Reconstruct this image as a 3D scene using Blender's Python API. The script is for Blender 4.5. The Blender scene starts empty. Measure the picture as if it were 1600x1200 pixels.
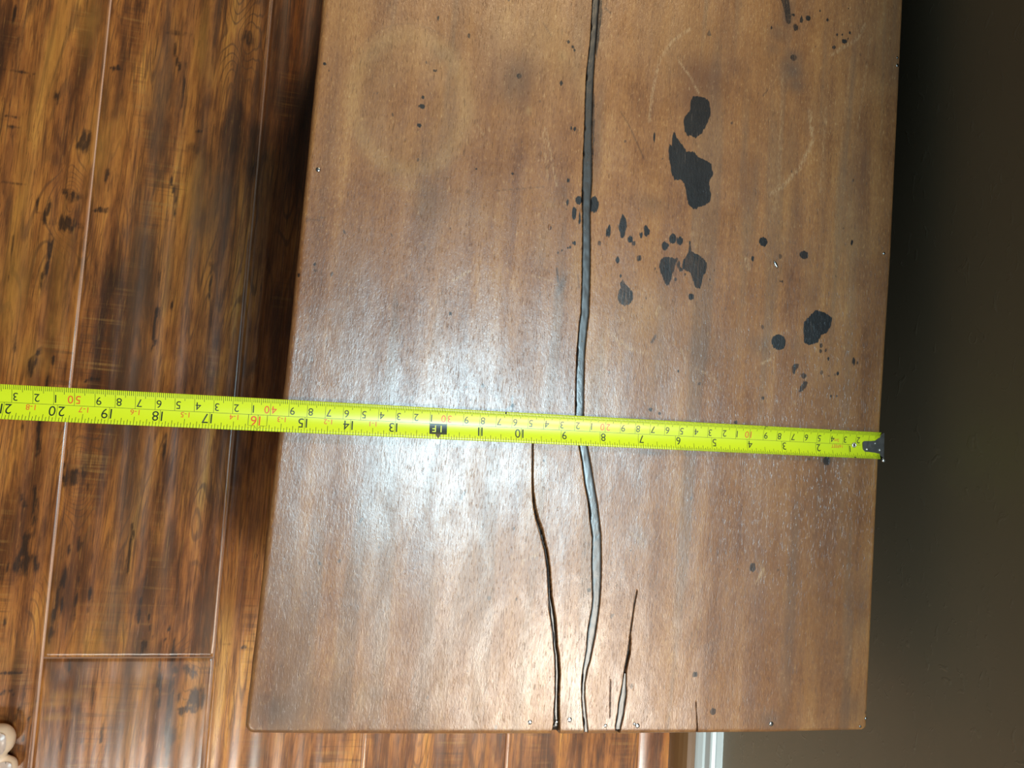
import bpy, bmesh, math, random
import numpy as np
from mathutils import Matrix, Vector

SC = bpy.context.scene
COL = SC.collection
rng = np.random.default_rng(7)
random.seed(7)

# ------------------------------------------------------------------ camera
F, CX, CY = 1190.0, 800.0, 600.0                 # focal length in pixels of the 1600x1200 frame
DX = np.array([5109.0, 524.0, F]); DX /= np.linalg.norm(DX)          # world X seen by the camera
DYv = np.array([1408.76, -16428.2, F]); DYv -= DX * DYv.dot(DX); DYv /= np.linalg.norm(DYv)
DZ = np.cross(DX, DYv)
R_cw = np.array([DX, DYv, DZ])                   # camera (x right, y down, z forward) -> world
H_TOP = 0.306                                    # table top above the floor
H_CAM = H_TOP + 0.4508
CAM = np.array([0.0, 0.0, H_CAM])

cam = bpy.data.cameras.new('camera')
cam.sensor_fit = 'HORIZONTAL'; cam.sensor_width = 36.0
cam.lens = F * 36.0 / 1600.0
cam.clip_start = 0.01; cam.clip_end = 50
cam_o = bpy.data.objects.new('camera', cam); COL.objects.link(cam_o)
ax, ay, az = R_cw @ np.array([1, 0, 0]), R_cw @ np.array([0, -1, 0]), R_cw @ np.array([0, 0, -1])
M = Matrix.Identity(4)
for r in range(3):
    M[r][0], M[r][1], M[r][2], M[r][3] = ax[r], ay[r], az[r], CAM[r]
cam_o.matrix_world = M
SC.camera = cam_o

SC.view_settings.view_transform = 'Standard'
SC.view_settings.look = 'None'
SC.view_settings.gamma = 1.0
SC.view_settings.use_curve_mapping = False
SC.view_settings.exposure = 0.05

# ------------------------------------------------------------------ light
world = bpy.data.worlds.new('world'); SC.world = world; world.use_nodes = True
bg = world.node_tree.nodes['Background']
bg.inputs[0].default_value = (0.84, 0.86, 0.76, 1); bg.inputs[1].default_value = 0.09


def lamp(name, loc, power, colour, sx, sy, aim=None, spread=math.pi):
    l = bpy.data.lights.new(name, 'AREA'); l.shape = 'RECTANGLE'; l.size = sx; l.size_y = sy
    l.energy = power; l.color = colour; l.spread = spread
    o = bpy.data.objects.new(name, l); o.location = loc; COL.objects.link(o)
    if aim is not None:
        o.rotation_euler = (Vector(aim) - Vector(loc)).to_track_quat('-Z', 'Y').to_euler()
    return o


lamp('ceiling_light_cool', (0.46, -0.03, 2.40), 36, (0.60, 0.87, 1.0), 0.34, 0.32)
lamp('ceiling_light_warm', (0.94, -0.84, 2.40), 36, (1.0, 0.90, 0.76), 0.55, 0.34)
lamp('ceiling_light_back', (0.55, 2.40, 2.40), 60, (1.0, 0.77, 0.48), 0.30, 0.30)
lamp('added_wall_fill', (-0.70, -1.90, 2.50), 15, (1.0, 0.95, 0.86), 0.50, 0.50, aim=(0.42, -1.02, 0.05), spread=math.radians(40))  # added spot with no known source, brightens the front of the wall


# ------------------------------------------------------------------ helpers
def at(px, py, z=H_TOP):
    """the point of the plane at height z that the photograph shows at this pixel"""
    r = R_cw @ np.array([px - CX, py - CY, F])
    t = (z - CAM[2]) / r[2]
    return CAM + r * t


def at2(pts, z=H_TOP):
    return np.array([at(p[0], p[1], z)[:2] for p in pts])


def link(name, me, mat=None, parent=None):
    o = bpy.data.objects.new(name, me); COL.objects.link(o)
    if mat is not None:
        me.materials.append(mat)
    if parent is not None:
        o.parent = parent
    return o


def from_bm(name, bm, mat, parent=None, smooth=False):
    bmesh.ops.recalc_face_normals(bm, faces=bm.faces)
    me = bpy.data.meshes.new(name); bm.to_mesh(me); bm.free()
    if smooth:
        me.polygons.foreach_set('use_smooth', [True] * len(me.polygons))
    return link(name, me, mat, parent)


def from_np(name, verts, faces, smooth=True):
    """verts (n,3), faces (m,4) arrays -> mesh"""
    me = bpy.data.meshes.new(name)
    verts = np.ascontiguousarray(verts, dtype=np.float32); faces = np.ascontiguousarray(faces, dtype=np.int32)
    n, m, k = len(verts), len(faces), faces.shape[1]
    me.vertices.add(n); me.vertices.foreach_set('co', verts.ravel())
    me.loops.add(m * k); me.loops.foreach_set('vertex_index', faces.ravel())
    me.polygons.add(m)
    me.polygons.foreach_set('loop_start', np.arange(0, m * k, k, dtype=np.int32))
    if smooth:
        me.polygons.foreach_set('use_smooth', np.ones(m, dtype=bool))
    me.update(calc_edges=True); me.validate()
    return me


def grid_faces(nu, nv, off=0):
    i, j = np.meshgrid(np.arange(nu - 1), np.arange(nv - 1), indexing='ij')
    a = (i * nv + j).ravel() + off
    return np.stack([a, a + nv, a + nv + 1, a + 1], 1)


def attr(me, name, data):
    a = me.attributes.new(name, 'FLOAT', 'POINT')
    a.data.foreach_set('value', np.ascontiguousarray(data, dtype=np.float32).ravel())


def thing(name, label, cat, loc=(0, 0, 0)):
    o = bpy.data.objects.new(name, None); COL.objects.link(o)
    o.location = loc; o['label'] = label; o['category'] = cat
    o.empty_display_size = 0.02
    return o


def struct(o):
    o['kind'] = 'structure'
    return o


def box(bm, lo, hi):
    vs = [bm.verts.new((x, y, z)) for x in (lo[0], hi[0]) for y in (lo[1], hi[1]) for z in (lo[2], hi[2])]
    for f in ((0, 1, 3, 2), (4, 6, 7, 5), (0, 4, 5, 1), (2, 3, 7, 6), (0, 2, 6, 4), (1, 5, 7, 3)):
        bm.faces.new([vs[i] for i in f])


def smooth_noise(x, y, seed):
    """cheap value noise, numpy"""
    def h(i, j):
        n = (i * 374761393 + j * 668265263 + seed * 974711) & 0xffffffff
        n = ((n ^ (n >> 13)) * 1274126177) & 0xffffffff
        return ((n ^ (n >> 16)) & 0xffff) / 65535.0
    xi, yi = np.floor(x).astype(np.int64), np.floor(y).astype(np.int64)
    fx, fy = x - xi, y - yi
    fx = fx * fx * (3 - 2 * fx); fy = fy * fy * (3 - 2 * fy)
    a, b, c, d = h(xi, yi), h(xi + 1, yi), h(xi, yi + 1), h(xi + 1, yi + 1)
    return (a * (1 - fx) + b * fx) * (1 - fy) + (c * (1 - fx) + d * fx) * fy


# ------------------------------------------------------------------ node helpers
class NT:
    def __init__(self, name):
        self.m = bpy.data.materials.new(name); self.m.use_nodes = True
        self.t = self.m.node_tree; self.n = self.t.nodes
        self.b = self.n['Principled BSDF']

    def put(self, sock, v):
        if hasattr(v, 'links') or isinstance(v, bpy.types.NodeSocket):
            self.t.links.new(v, sock)
        elif isinstance(v, (tuple, list)):
            if sock.type == 'RGBA' and len(v) == 3:
                v = (*v, 1)
            sock.default_value = v
        else:
            sock.default_value = v

    def node(self, typ, out=0, ins=None, **kw):
        n = self.n.new(typ)
        for k, v in kw.items():
            setattr(n, k, v)
        for k, v in (ins or {}).items():
            self.put(n.inputs[k], v)
        return n.outputs[out]

    def coord(self, scale=(1, 1, 1), rot=0.0):
        c = self.node('ShaderNodeTexCoord', 'Object')
        return self.node('ShaderNodeMapping', 0, {'Vector': c, 'Scale': scale, 'Rotation': (0, 0, rot)})

    def noise(self, vec, scale=1.0, detail=3.0, rough=0.55, dist=0.0):
        return self.node('ShaderNodeTexNoise', 0, {'Vector': vec, 'Scale': scale, 'Detail': detail, 'Roughness': rough, 'Distortion': dist})

    def math(self, op, a, b=0.0, c=None, clamp=False):
        ins = {0: a, 1: b}
        if c is not None:
            ins[2] = c
        return self.node('ShaderNodeMath', 0, ins, operation=op, use_clamp=clamp)

    def step(self, v, lo, hi, a=0.0, b=1.0):
        return self.node('ShaderNodeMapRange', 0, {0: v, 1: lo, 2: hi, 3: a, 4: b}, interpolation_type='SMOOTHSTEP', clamp=True)

    def mix(self, f, a, b, blend='MIX'):
        n = self.n.new('ShaderNodeMix'); n.data_type = 'RGBA'; n.blend_type = blend
        self.put(n.inputs[0], f); self.put(n.inputs[6], a); self.put(n.inputs[7], b)
        return n.outputs[2]

    def ramp(self, f, stops):
        n = self.n.new('ShaderNodeValToRGB'); e = n.color_ramp.elements
        while len(e) < len(stops):
            e.new(0.5)
        for el, (p, c) in zip(e, stops):
            el.position = p; el.color = (*c, 1)
        self.put(n.inputs[0], f)
        return n.outputs[0]

    def attr(self, name):
        return self.node('ShaderNodeAttribute', 'Fac', attribute_name=name)

    def bump(self, h, strength=0.3, dist=0.001, normal=None):
        ins = {'Height': h, 'Strength': strength, 'Distance': dist}
        if normal is not None:
            ins['Normal'] = normal
        return self.node('ShaderNodeBump', 0, ins)

    def done(self, col=None, rough=0.5, normal=None, metal=0.0, **kw):
        if col is not None:
            self.put(self.b.inputs['Base Color'], col)
        self.put(self.b.inputs['Roughness'], rough)
        self.put(self.b.inputs['Metallic'], metal)
        if normal is not None:
            self.put(self.b.inputs['Normal'], normal)
        for k, v in kw.items():
            self.put(self.b.inputs[k], v)
        return self.m


# ------------------------------------------------------------------ materials
def m_table():
    t = NT('worn_brown_wood')
    co = t.coord()
    n_broad = t.noise(t.coord((75, 4, 75)), 1, 3, 0.5, 0.4)
    n_blot = t.noise(co, 20, 4, 0.62, 0.3)
    n_fine = t.noise(t.coord((520, 60, 520)), 1, 4, 0.62, 0.5)
    n_mott = t.noise(t.coord((1000, 290, 1000)), 1, 3, 0.6, 0.6)
    n_pore = t.noise(t.coord((1500, 160, 1500)), 1, 2, 0.5, 0.3)
    v = t.math('ADD', t.math('MULTIPLY', n_broad, 0.40), t.math('MULTIPLY', n_blot, 0.30))
    v = t.math('ADD', v, t.math('MULTIPLY', n_fine, 0.20))
    v = t.math('ADD', v, t.math('MULTIPLY', n_mott, 0.34))
    col = t.ramp(v, [(0.40, (0.088, 0.032, 0.012)), (0.54, (0.180, 0.072, 0.025)), (0.67, (0.262, 0.114, 0.037)), (0.84, (0.385, 0.200, 0.068))])
    # grey brown bands that follow the grain
    band = t.step(t.noise(t.coord((52, 3, 52)), 1, 2, 0.5, 0.5), 0.52, 0.66)
    col = t.mix(t.math('MULTIPLY', band, 0.38), col, (0.125, 0.082, 0.052))
    # soft wear with shapes of its own
    n_wear = t.noise(t.coord((90, 30, 90)), 1, 4, 0.65)
    rag = t.math('ADD', t.math('MULTIPLY', n_wear, 0.7), t.math('MULTIPLY', n_mott, 0.7))
    col = t.mix(t.math('MULTIPLY', t.attr('pale'), t.math('MULTIPLY', rag, 0.60), clamp=True), col, (0.38, 0.235, 0.095))
    col = t.mix(t.math('MULTIPLY', t.attr('red'), t.math('MULTIPLY', rag, 1.15), clamp=True), col, (0.095, 0.034, 0.017))
    col = t.mix(t.math('MULTIPLY', t.attr('soft'), t.math('MULTIPLY', rag, 1.20), clamp=True), col, (0.050, 0.038, 0.034))
    pores = t.step(n_pore, 0.40, 0.30)
    col = t.mix(t.math('MULTIPLY', pores, 0.45), col, (0.055, 0.026, 0.012))
    flecks = t.step(n_mott, 0.60, 0.76)
    col = t.mix(t.math('MULTIPLY', flecks, 0.42), col, (0.46, 0.30, 0.15))
    # sprinkled dark specks
    sp = t.step(t.noise(t.coord((190, 120, 190)), 1, 1, 0.3), 0.225, 0.19)
    col = t.mix(t.math('MULTIPLY', sp, 0.7), col, (0.035, 0.021, 0.015))
    # scratches
    col = t.mix(t.math('MULTIPLY', t.attr('scratch'), t.step(n_mott, 0.36, 0.62, 0.0, 0.7), clamp=True), col, (0.48, 0.33, 0.18))
    col = t.mix(t.attr('dark_line'), col, (0.04, 0.02, 0.012))
    # ink black stains: signed distance in millimetres, edge ragged along the grain
    rr = t.math('SUBTRACT', t.noise(t.coord((1000, 110, 1000)), 1, 3, 0.6), 0.5)
    sd = t.math('ADD', t.attr('stain'), t.math('MULTIPLY', rr, 2.6))
    mask = t.step(sd, 0.20, -0.30)
    ink = t.mix(t.step(n_fine, 0.50, 0.75), (0.0075, 0.0070, 0.0078), (0.018, 0.015, 0.014))
    ink = t.mix(t.step(t.noise(t.coord((1500, 60, 1500)), 1, 1, 0.5), 0.70, 0.76, 0.0, 0.6), ink, (0.13, 0.095, 0.07))
    st_ = t.attr('stain_strength')
    thin = t.math('MULTIPLY', t.math('SUBTRACT', t.noise(t.coord((1100, 90, 1100)), 1, 3, 0.6, 0.3), 0.42), t.math('MULTIPLY', t.math('SUBTRACT', 1.0, st_), 4.0))
    op = t.math('ADD', t.math('MULTIPLY', st_, 1.05), thin, clamp=True)
    inkm = t.math('MULTIPLY', mask, op, clamp=True)
    col = t.mix(inkm, col, ink)
    gr = t.attr('groove')
    col = t.mix(t.math('MULTIPLY', gr, 0.95), col, (0.012, 0.009, 0.007))
    # relief: open grain, crazed old varnish
    craze = t.noise(t.coord((900, 330, 900)), 1, 3, 0.6, 0.9)
    craze2 = t.noise(t.coord((190, 80, 190)), 1, 3, 0.5, 0.5)
    h = t.math('ADD', t.math('MULTIPLY', craze, 0.75), t.math('MULTIPLY', n_fine, 0.35))
    h = t.math('ADD', h, t.math('MULTIPLY', craze2, 0.55))
    h = t.math('SUBTRACT', h, t.math('MULTIPLY', pores, 0.35))
    nrm = t.bump(h, 0.6, 0.00019)
    rough = t.math('ADD', 0.27, t.math('MULTIPLY', n_blot, 0.16))
    worn = t.step(t.noise(t.coord((70, 26, 70)), 1, 4, 0.65, 0.6), 0.36, 0.66, 0.26, 0.80)
    coat = t.math('MULTIPLY', worn, t.math('SUBTRACT', 1.0, t.math('MULTIPLY', inkm, 0.80)))
    coat = t.math('SUBTRACT', coat, t.math('MULTIPLY', gr, 1.0), clamp=True)
    return t.done(col, rough, nrm, **{'Specular IOR Level': 0.5, 'Coat Weight': coat, 'Coat Roughness': 0.28, 'Coat IOR': 1.65, 'Coat Normal': nrm})


def m_raw(name, c1, c2, rough=0.6):
    t = NT(name)
    n = t.noise(t.coord((70, 8, 70)), 1, 4, 0.6, 0.5)
    return t.done(t.mix(n, c1, c2), rough, t.bump(n, 0.3, 0.0006))


def m_filler():
    t = NT('black_crack_filler')
    n = t.noise(t.coord((300, 120, 300)), 1, 3, 0.6, 0.6)
    n2 = t.noise(t.coord((40, 14, 40)), 1, 2, 0.5)
    bub = t.step(t.noise(t.coord((420, 300, 420)), 1, 1, 0.4), 0.76, 0.80)
    col = t.mix(n, (0.014, 0.013, 0.013), (0.030, 0.027, 0.025))
    h = t.math('SUBTRACT', t.math('ADD', t.math('MULTIPLY', n, t.step(n2, 0.35, 0.65, 0.15, 1.0)), n2), bub)
    return t.done(col, 0.33, t.bump(h, 0.35, 0.0006), **{'Specular IOR Level': 0.95})


def m_plank():
    t = NT('rustic_plank_print')
    co = t.coord()
    info = t.node('ShaderNodeObjectInfo', 'Random')
    shift = t.node('ShaderNodeCombineXYZ', 0, {0: t.math('MULTIPLY', info, 7.3), 1: t.math('MULTIPLY', info, 31.7), 2: 0.0})
    base = t.node('ShaderNodeVectorMath', 0, {0: co, 1: shift}, operation='ADD')

    def mp(s):
        return t.node('ShaderNodeMapping', 0, {'Vector': base, 'Scale': s})
    streak = t.noise(mp((48, 3.2, 1)), 1, 3, 0.55, 0.6)
    blot = t.noise(mp((22, 9, 1)), 1, 3, 0.6, 0.5)
    fine = t.noise(mp((420, 16, 1)), 1, 4, 0.62, 0.4)
    v = t.math('ADD', t.math('MULTIPLY', streak, 0.62), t.math('MULTIPLY', blot, 0.38))
    v = t.math('ADD', v, t.math('MULTIPLY', t.math('SUBTRACT', t.noise(mp((210, 34, 1)), 1, 3, 0.6, 0.4), 0.5), 0.22))
    col = t.ramp(v, [(0.32, (0.040, 0.015, 0.007)), (0.43, (0.128, 0.042, 0.012)), (0.50, (0.255, 0.087, 0.021)),
                     (0.58, (0.395, 0.150, 0.032)), (0.67, (0.540, 0.248, 0.048))])
    # growth rings: contour lines of a smooth warped field
    fld = t.math('ADD', t.math('MULTIPLY', t.noise(mp((13, 1.6, 1)), 1, 2, 0.45, 0.9), 34), t.attr('ring'))
    ring = t.math('SINE', t.math('MULTIPLY', fld, 6.2832))
    ringm = t.math('MULTIPLY', t.step(ring, 0.55, 1.0), t.step(blot, 0.40, 0.60))
    col = t.mix(t.math('MULTIPLY', ringm, 0.60), col, (0.085, 0.036, 0.016))
    # saw marks across the board
    saw = t.noise(mp((9, 190, 1)), 1, 2, 0.6, 0.2)
    sawm = t.step(t.noise(mp((17, 5, 1)), 1, 2, 0.5, 0.3), 0.50, 0.66)
    col = t.mix(t.math('MULTIPLY', sawm, t.step(saw, 0.52, 0.66, 0.0, 0.40)), col, (0.34, 0.175, 0.05))
    col = t.mix(t.math('MULTIPLY', sawm, t.step(saw, 0.46, 0.34, 0.0, 0.45)), col, (0.055, 0.026, 0.012))
    col = t.mix(t.math('MULTIPLY', t.step(fine, 0.50, 0.34), 0.50), col, (0.050, 0.021, 0.010))
    lines = t.noise(mp((620, 22, 1)), 1, 4, 0.7, 1.6)
    col = t.mix(t.step(lines, 0.48, 0.38, 0.0, 0.62), col, (0.048, 0.020, 0.009))
    col = t.mix(t.step(lines, 0.56, 0.70, 0.0, 0.40), col, (0.360, 0.175, 0.045))
    # yellow and grey patches, black mineral streaks, knots
    col = t.mix(t.math('MULTIPLY', t.attr('yellow'), t.step(blot, 0.35, 0.65, 0.15, 0.65)), col, (0.330, 0.150, 0.030))
    col = t.mix(t.math('MULTIPLY', t.attr('grey'), 0.65), col, (0.085, 0.050, 0.030))
    d = t.math('MULTIPLY', t.attr('dark'), t.math('MULTIPLY', t.step(fine, 0.25, 0.62, 0.45, 1.25), t.step(t.noise(mp((260, 60, 1)), 1, 3, 0.6), 0.30, 0.60, 0.5, 1.15)))
    col = t.mix(t.step(d, 0.15, 1.0, 0.0, 0.88), col, (0.020, 0.011, 0.007))
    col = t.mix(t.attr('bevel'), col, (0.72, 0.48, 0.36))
    h = t.math('ADD', t.math('MULTIPLY', fine, 0.5), t.math('MULTIPLY', saw, 0.5))
    return t.done(col, t.math('ADD', 0.20, t.math('MULTIPLY', fine, 0.12)), t.bump(h, 0.12, 0.0004), **{'Specular IOR Level': 0.5})


def m_wall():
    t = NT('dark_taupe_wall_paint')
    co = t.coord()
    n = t.noise(t.coord((95, 75, 130)), 1, 3, 0.55, 1.2)
    dabs = t.step(n, 0.60, 0.72)
    pin = t.noise(co, 420, 2, 0.5)
    col = t.mix(t.noise(co, 9, 3, 0.6), (0.152, 0.146, 0.106), (0.180, 0.173, 0.127))
    h = t.math('ADD', dabs, t.math('MULTIPLY', pin, 0.10))
    return t.done(col, 0.5, t.bump(h, 0.22, 0.0009))


def m_paint(name, c, rough=0.4):
    t = NT(name)
    n = t.noise(t.coord((60, 20, 60)), 1, 3, 0.6)
    return t.done(t.mix(n, tuple(x * 0.88 for x in c), c), rough, t.bump(n, 0.1, 0.0005))


def m_flat(name, c, rough=0.5, metal=0.0, nscale=200, var=0.15, bump=0.05):
    t = NT(name)
    n = t.noise(t.coord(), nscale, 2, 0.5)
    return t.done(t.mix(n, tuple(x * (1 - var) for x in c), tuple(min(1, x * (1 + var)) for x in c)), rough, t.bump(n, bump, 0.0003), metal)


def m_skin():
    t = NT('skin')
    co = t.coord()
    n = t.noise(co, 60, 3, 0.6); n2 = t.noise(co, 900, 2, 0.5)
    col = t.mix(n, (0.60, 0.42, 0.29), (0.72, 0.55, 0.40))
    return t.done(col, 0.42, t.bump(n2, 0.15, 0.0004), **{'Subsurface Weight': 0.12, 'Subsurface Radius': (0.008, 0.003, 0.0015), 'Subsurface Scale': 1.0})


M_TABLE = m_table()
M_SIDE = m_raw('brown_wood_side', (0.10, 0.045, 0.018), (0.20, 0.092, 0.036))
M_FILL = m_filler()
M_PLANK = m_plank()
M_WALL = m_wall()
M_BASE = m_paint('white_trim_paint', (0.44, 0.54, 0.57), 0.35)
M_SHOE = m_raw('brown_shoe_moulding', (0.080, 0.042, 0.016), (0.150, 0.080, 0.030), 0.4)
M_SUB = m_flat('dark_subfloor', (0.05, 0.03, 0.02), 0.8)
M_BLADE = m_flat('yellow_tape_lacquer', (0.56, 0.66, 0.014), 0.30, 0.0, 60, 0.03, 0.02)
M_BLACK = m_flat('black_print', (0.016, 0.026, 0.012), 0.35)
M_REDP = m_flat('red_print', (0.62, 0.085, 0.020), 0.35)
M_YELP = m_flat('pale_yellow_print', (0.72, 0.85, 0.10), 0.35)
M_STEEL = m_flat('dark_worn_steel', (0.34, 0.32, 0.31), 0.30, 1.0, 300, 0.35, 0.5)
M_BRIGHT = m_flat('bright_steel', (0.75, 0.75, 0.73), 0.32, 1.0, 300, 0.1, 0.1)
M_NAIL = m_flat('grey_nail_steel', (0.34, 0.34, 0.34), 0.22, 1.0, 400, 0.35, 0.4)
M_SKIN = m_skin()
M_TOENAIL = m_flat('toenail', (0.72, 0.58, 0.50), 0.22, 0.0, 120, 0.08, 0.05)

# ------------------------------------------------------------------ setting: floor of planks
TH = 0.0212                                       # boards and wall run 1.2 degrees off the table
CT, ST = math.cos(TH), math.sin(TH)


def fl(x, y):
    """floor axes (u across the boards, v along) -> world; u is measured on the line v = -0.34"""
    return x * CT - (y + 0.34) * ST, -0.34 + x * ST + (y + 0.34) * CT


def fl_inv(X, Y):
    a, b = X, Y + 0.34
    return a * CT + b * ST, -a * ST + b * CT - 0.34


PW, PL = 0.1417, 1.22
U0 = -0.222                                       # the long seam left in the picture
WALL_U = 0.408
joint_v = fl_inv(*at(200, 1027.5, 0.0)[:2])[1]

sub_bm = bmesh.new(); box(sub_bm, (-2.3, -2.1, -0.05), (0.55, 2.4, -0.012))
for v in sub_bm.verts:
    v.co.x, v.co.y = fl(v.co.x, v.co.y)
floor = struct(from_bm('floor', sub_bm, M_SUB))


def P(pts, dy=0.0):
    return np.array([fl_inv(*at(a, b, 0.0)[:2]) for a, b in pts])


# marks of the printed boards: pixel x, y, half width, half length (pixels), lean, strength
def c1(x, y, rx, ry, *a): return (x / 3, y / 3, rx / 3, ry / 3, *a)
def c2(x, y, rx, ry, *a): return (x / 3, y / 3 + 380, rx / 3, ry / 3, *a)
def c3(x, y, rx, ry, *a): return (x / 2.4, y / 2.4 + 700, rx / 2.4, ry / 2.4, *a)


DARK = [c1(655, 20, 14, 32), c1(88, 185, 10, 50, -.25), c1(70, 70, 7, 70, -.1), c1(262, 450, 16, 75, .05), c1(395, 650, 26, 60),
        c1(335, 915, 40, 38, -.6), c1(320, 1045, 48, 45), c1(228, 950, 14, 130), c1(170, 930, 8, 60), c1(830, 265, 10, 70, -.2),
        c1(852, 420, 9, 150, .02), c1(812, 880, 8, 110, -.15), c1(500, 830, 14, 40), c1(470, 985, 40, 12, .2), c1(545, 318, 26, 14),
        c1(925, 548, 50, 7), c1(830, 155, 75, 16, 0, .6), c1(90, 330, 70, 8), c1(70, 600, 60, 12, 0, .7), c1(1180, 180, 60, 40, 0, .6),
        c1(935, 610, 20, 10), c1(190, 990, 8, 60), c1(905, 690, 40, 35, 0, .5), c1(60, 545, 60, 6, 0, .7), c1(50, 855, 50, 8, 0, .6),
        c2(212, 110, 18, 160, .05), c2(732, 350, 9, 250), c2(815, 280, 5, 60), c2(985, 160, 5, 120, -.05), c2(180, 900, 16, 200),
        c2(155, 560, 18, 70, .2), c2(235, 600, 8, 80, .15), c2(420, 640, 60, 8, .3), c2(360, 1100, 45, 50, 0, .8), c2(765, 1000, 9, 100),
        c2(60, 520, 8, 100), c2(100, 900, 8, 120), c2(490, 960, 6, 60, .3), c2(45, 90, 10, 130, 0, .7),
        c3(80, 200, 14, 38, -.2), c3(92, 445, 44, 42), c3(92, 380, 14, 60), c3(125, 250, 12, 110), c3(15, 640, 8, 34), c3(272, 115, 42, 46), c3(290, 358, 16, 36),
        c3(484, 390, 10, 150, .02), c3(520, 600, 6, 105), c3(538, 755, 16, 40), c3(562, 665, 8, 44, -.35), c3(635, 680, 6, 55, .3),
        c3(215, 600, 14, 170, .06), c3(238, 560, 8, 90), c3(283, 580, 8, 70), c3(335, 600, 8, 60), c3(645, 880, 14, 170), c3(635, 1090, 18, 110),
        c3(700, 840, 34, 28, -.5), c3(725, 945, 42, 42), c3(690, 985, 30, 14), c3(225, 1118, 9, 34), c3(262, 808, 6, 40), c3(30, 845, 40, 7),
        c3(60, 1010, 5, 90, .2), c3(100, 1050, 5, 120, .25), c3(30, 920, 30, 8, -.3), c3(600, 900, 8, 70), c3(590, 870, 7, 70), c3(380, 1080, 6, 70, .1), c3(345, 930, 6, 120, .1), c3(915, 745, 12, 8), c3(850, 740, 30, 6, 0, .5)]
YEL = [c1(230, 300, 35, 420, .12), c1(110, 900, 22, 300, .1), c1(420, 120, 40, 120), c1(490, 640, 60, 200, .1), c1(950, 180, 25, 160), c1(980, 340, 20, 60),
       c1(910, 950, 40, 250), c2(270, 250, 40, 250), c2(60, 250, 50, 200), c2(170, 520, 60, 80), c3(190, 660, 18, 180), c3(560, 880, 22, 130), c3(610, 420, 24, 130),
       c3(715, 1070, 50, 130), c3(200, 960, 50, 10), c3(250, 930, 70, 16), c3(20, 800, 60, 50), c3(350, 730, 50, 60), c3(860, 600, 20, 90), c3(220, 1010, 60, 10),
       c3(410, 940, 26, 50), c3(740, 1000, 40, 60)]
GREY = [c1(750, 500, 50, 400), c1(670, 1100, 60, 200), c2(660, 200, 70, 300), c2(620, 700, 60, 300), c3(480, 950, 45, 260), c3(430, 600, 50, 160), c3(500, 250, 40, 200), c3(510, 800, 30, 60),
        c3(780, 640, 30, 140), c1(1000, 1000, 60, 200), c3(960, 1140, 24, 60)]
KNOTS = [(107, 345, 16), (110, 305, 12), (37, 884, 17), (113, 748, 18), (301, 1094, 18), (292, 1050, 13), (380, 58, 18), (118, 745, 15)]


def blobs(uu, vv, lst, gauss=False):
    """marks printed on the boards; outlines broken up by warping"""
    out = np.zeros_like(uu)
    w1 = (smooth_noise(uu * 260, vv * 55, 41) - 0.5) + 0.6 * (smooth_noise(uu * 620, vv * 140, 43) - 0.5)
    w2 = (smooth_noise(uu * 200, vv * 80, 42) - 0.5) + 0.6 * (smooth_noise(uu * 500, vv * 200, 44) - 0.5)
    for b in lst:
        px, py, rx, ry = b[:4]; lean = b[4] if len(b) > 4 else 0.0; s = b[5] if len(b) > 5 else 1.0
        c = np.array(fl_inv(*at(px, py, 0.0)[:2]))
        k = (H_CAM / F) * 1.04
        a, l = rx * k, ry * k
        y = vv - c[1]; x = uu - c[0] - lean * y
        if gauss:
            q = ((x + w1 * a * .8) / a) ** 2 + ((y + w2 * l * .5) / l) ** 2
            out = np.maximum(out, s * np.exp(-q * 0.9))
        else:
            x = x + w1 * max(a * 1.1, .0022); y = y + w2 * l * .9
            taper = 1.0 if a > l * .55 else 0.75
            q = np.abs(x / (a * taper)) ** 1.5 + np.abs(y / l) ** 1.7
            out = np.maximum(out, s * np.clip(1.35 - q, 0, 1))
    return out


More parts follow.
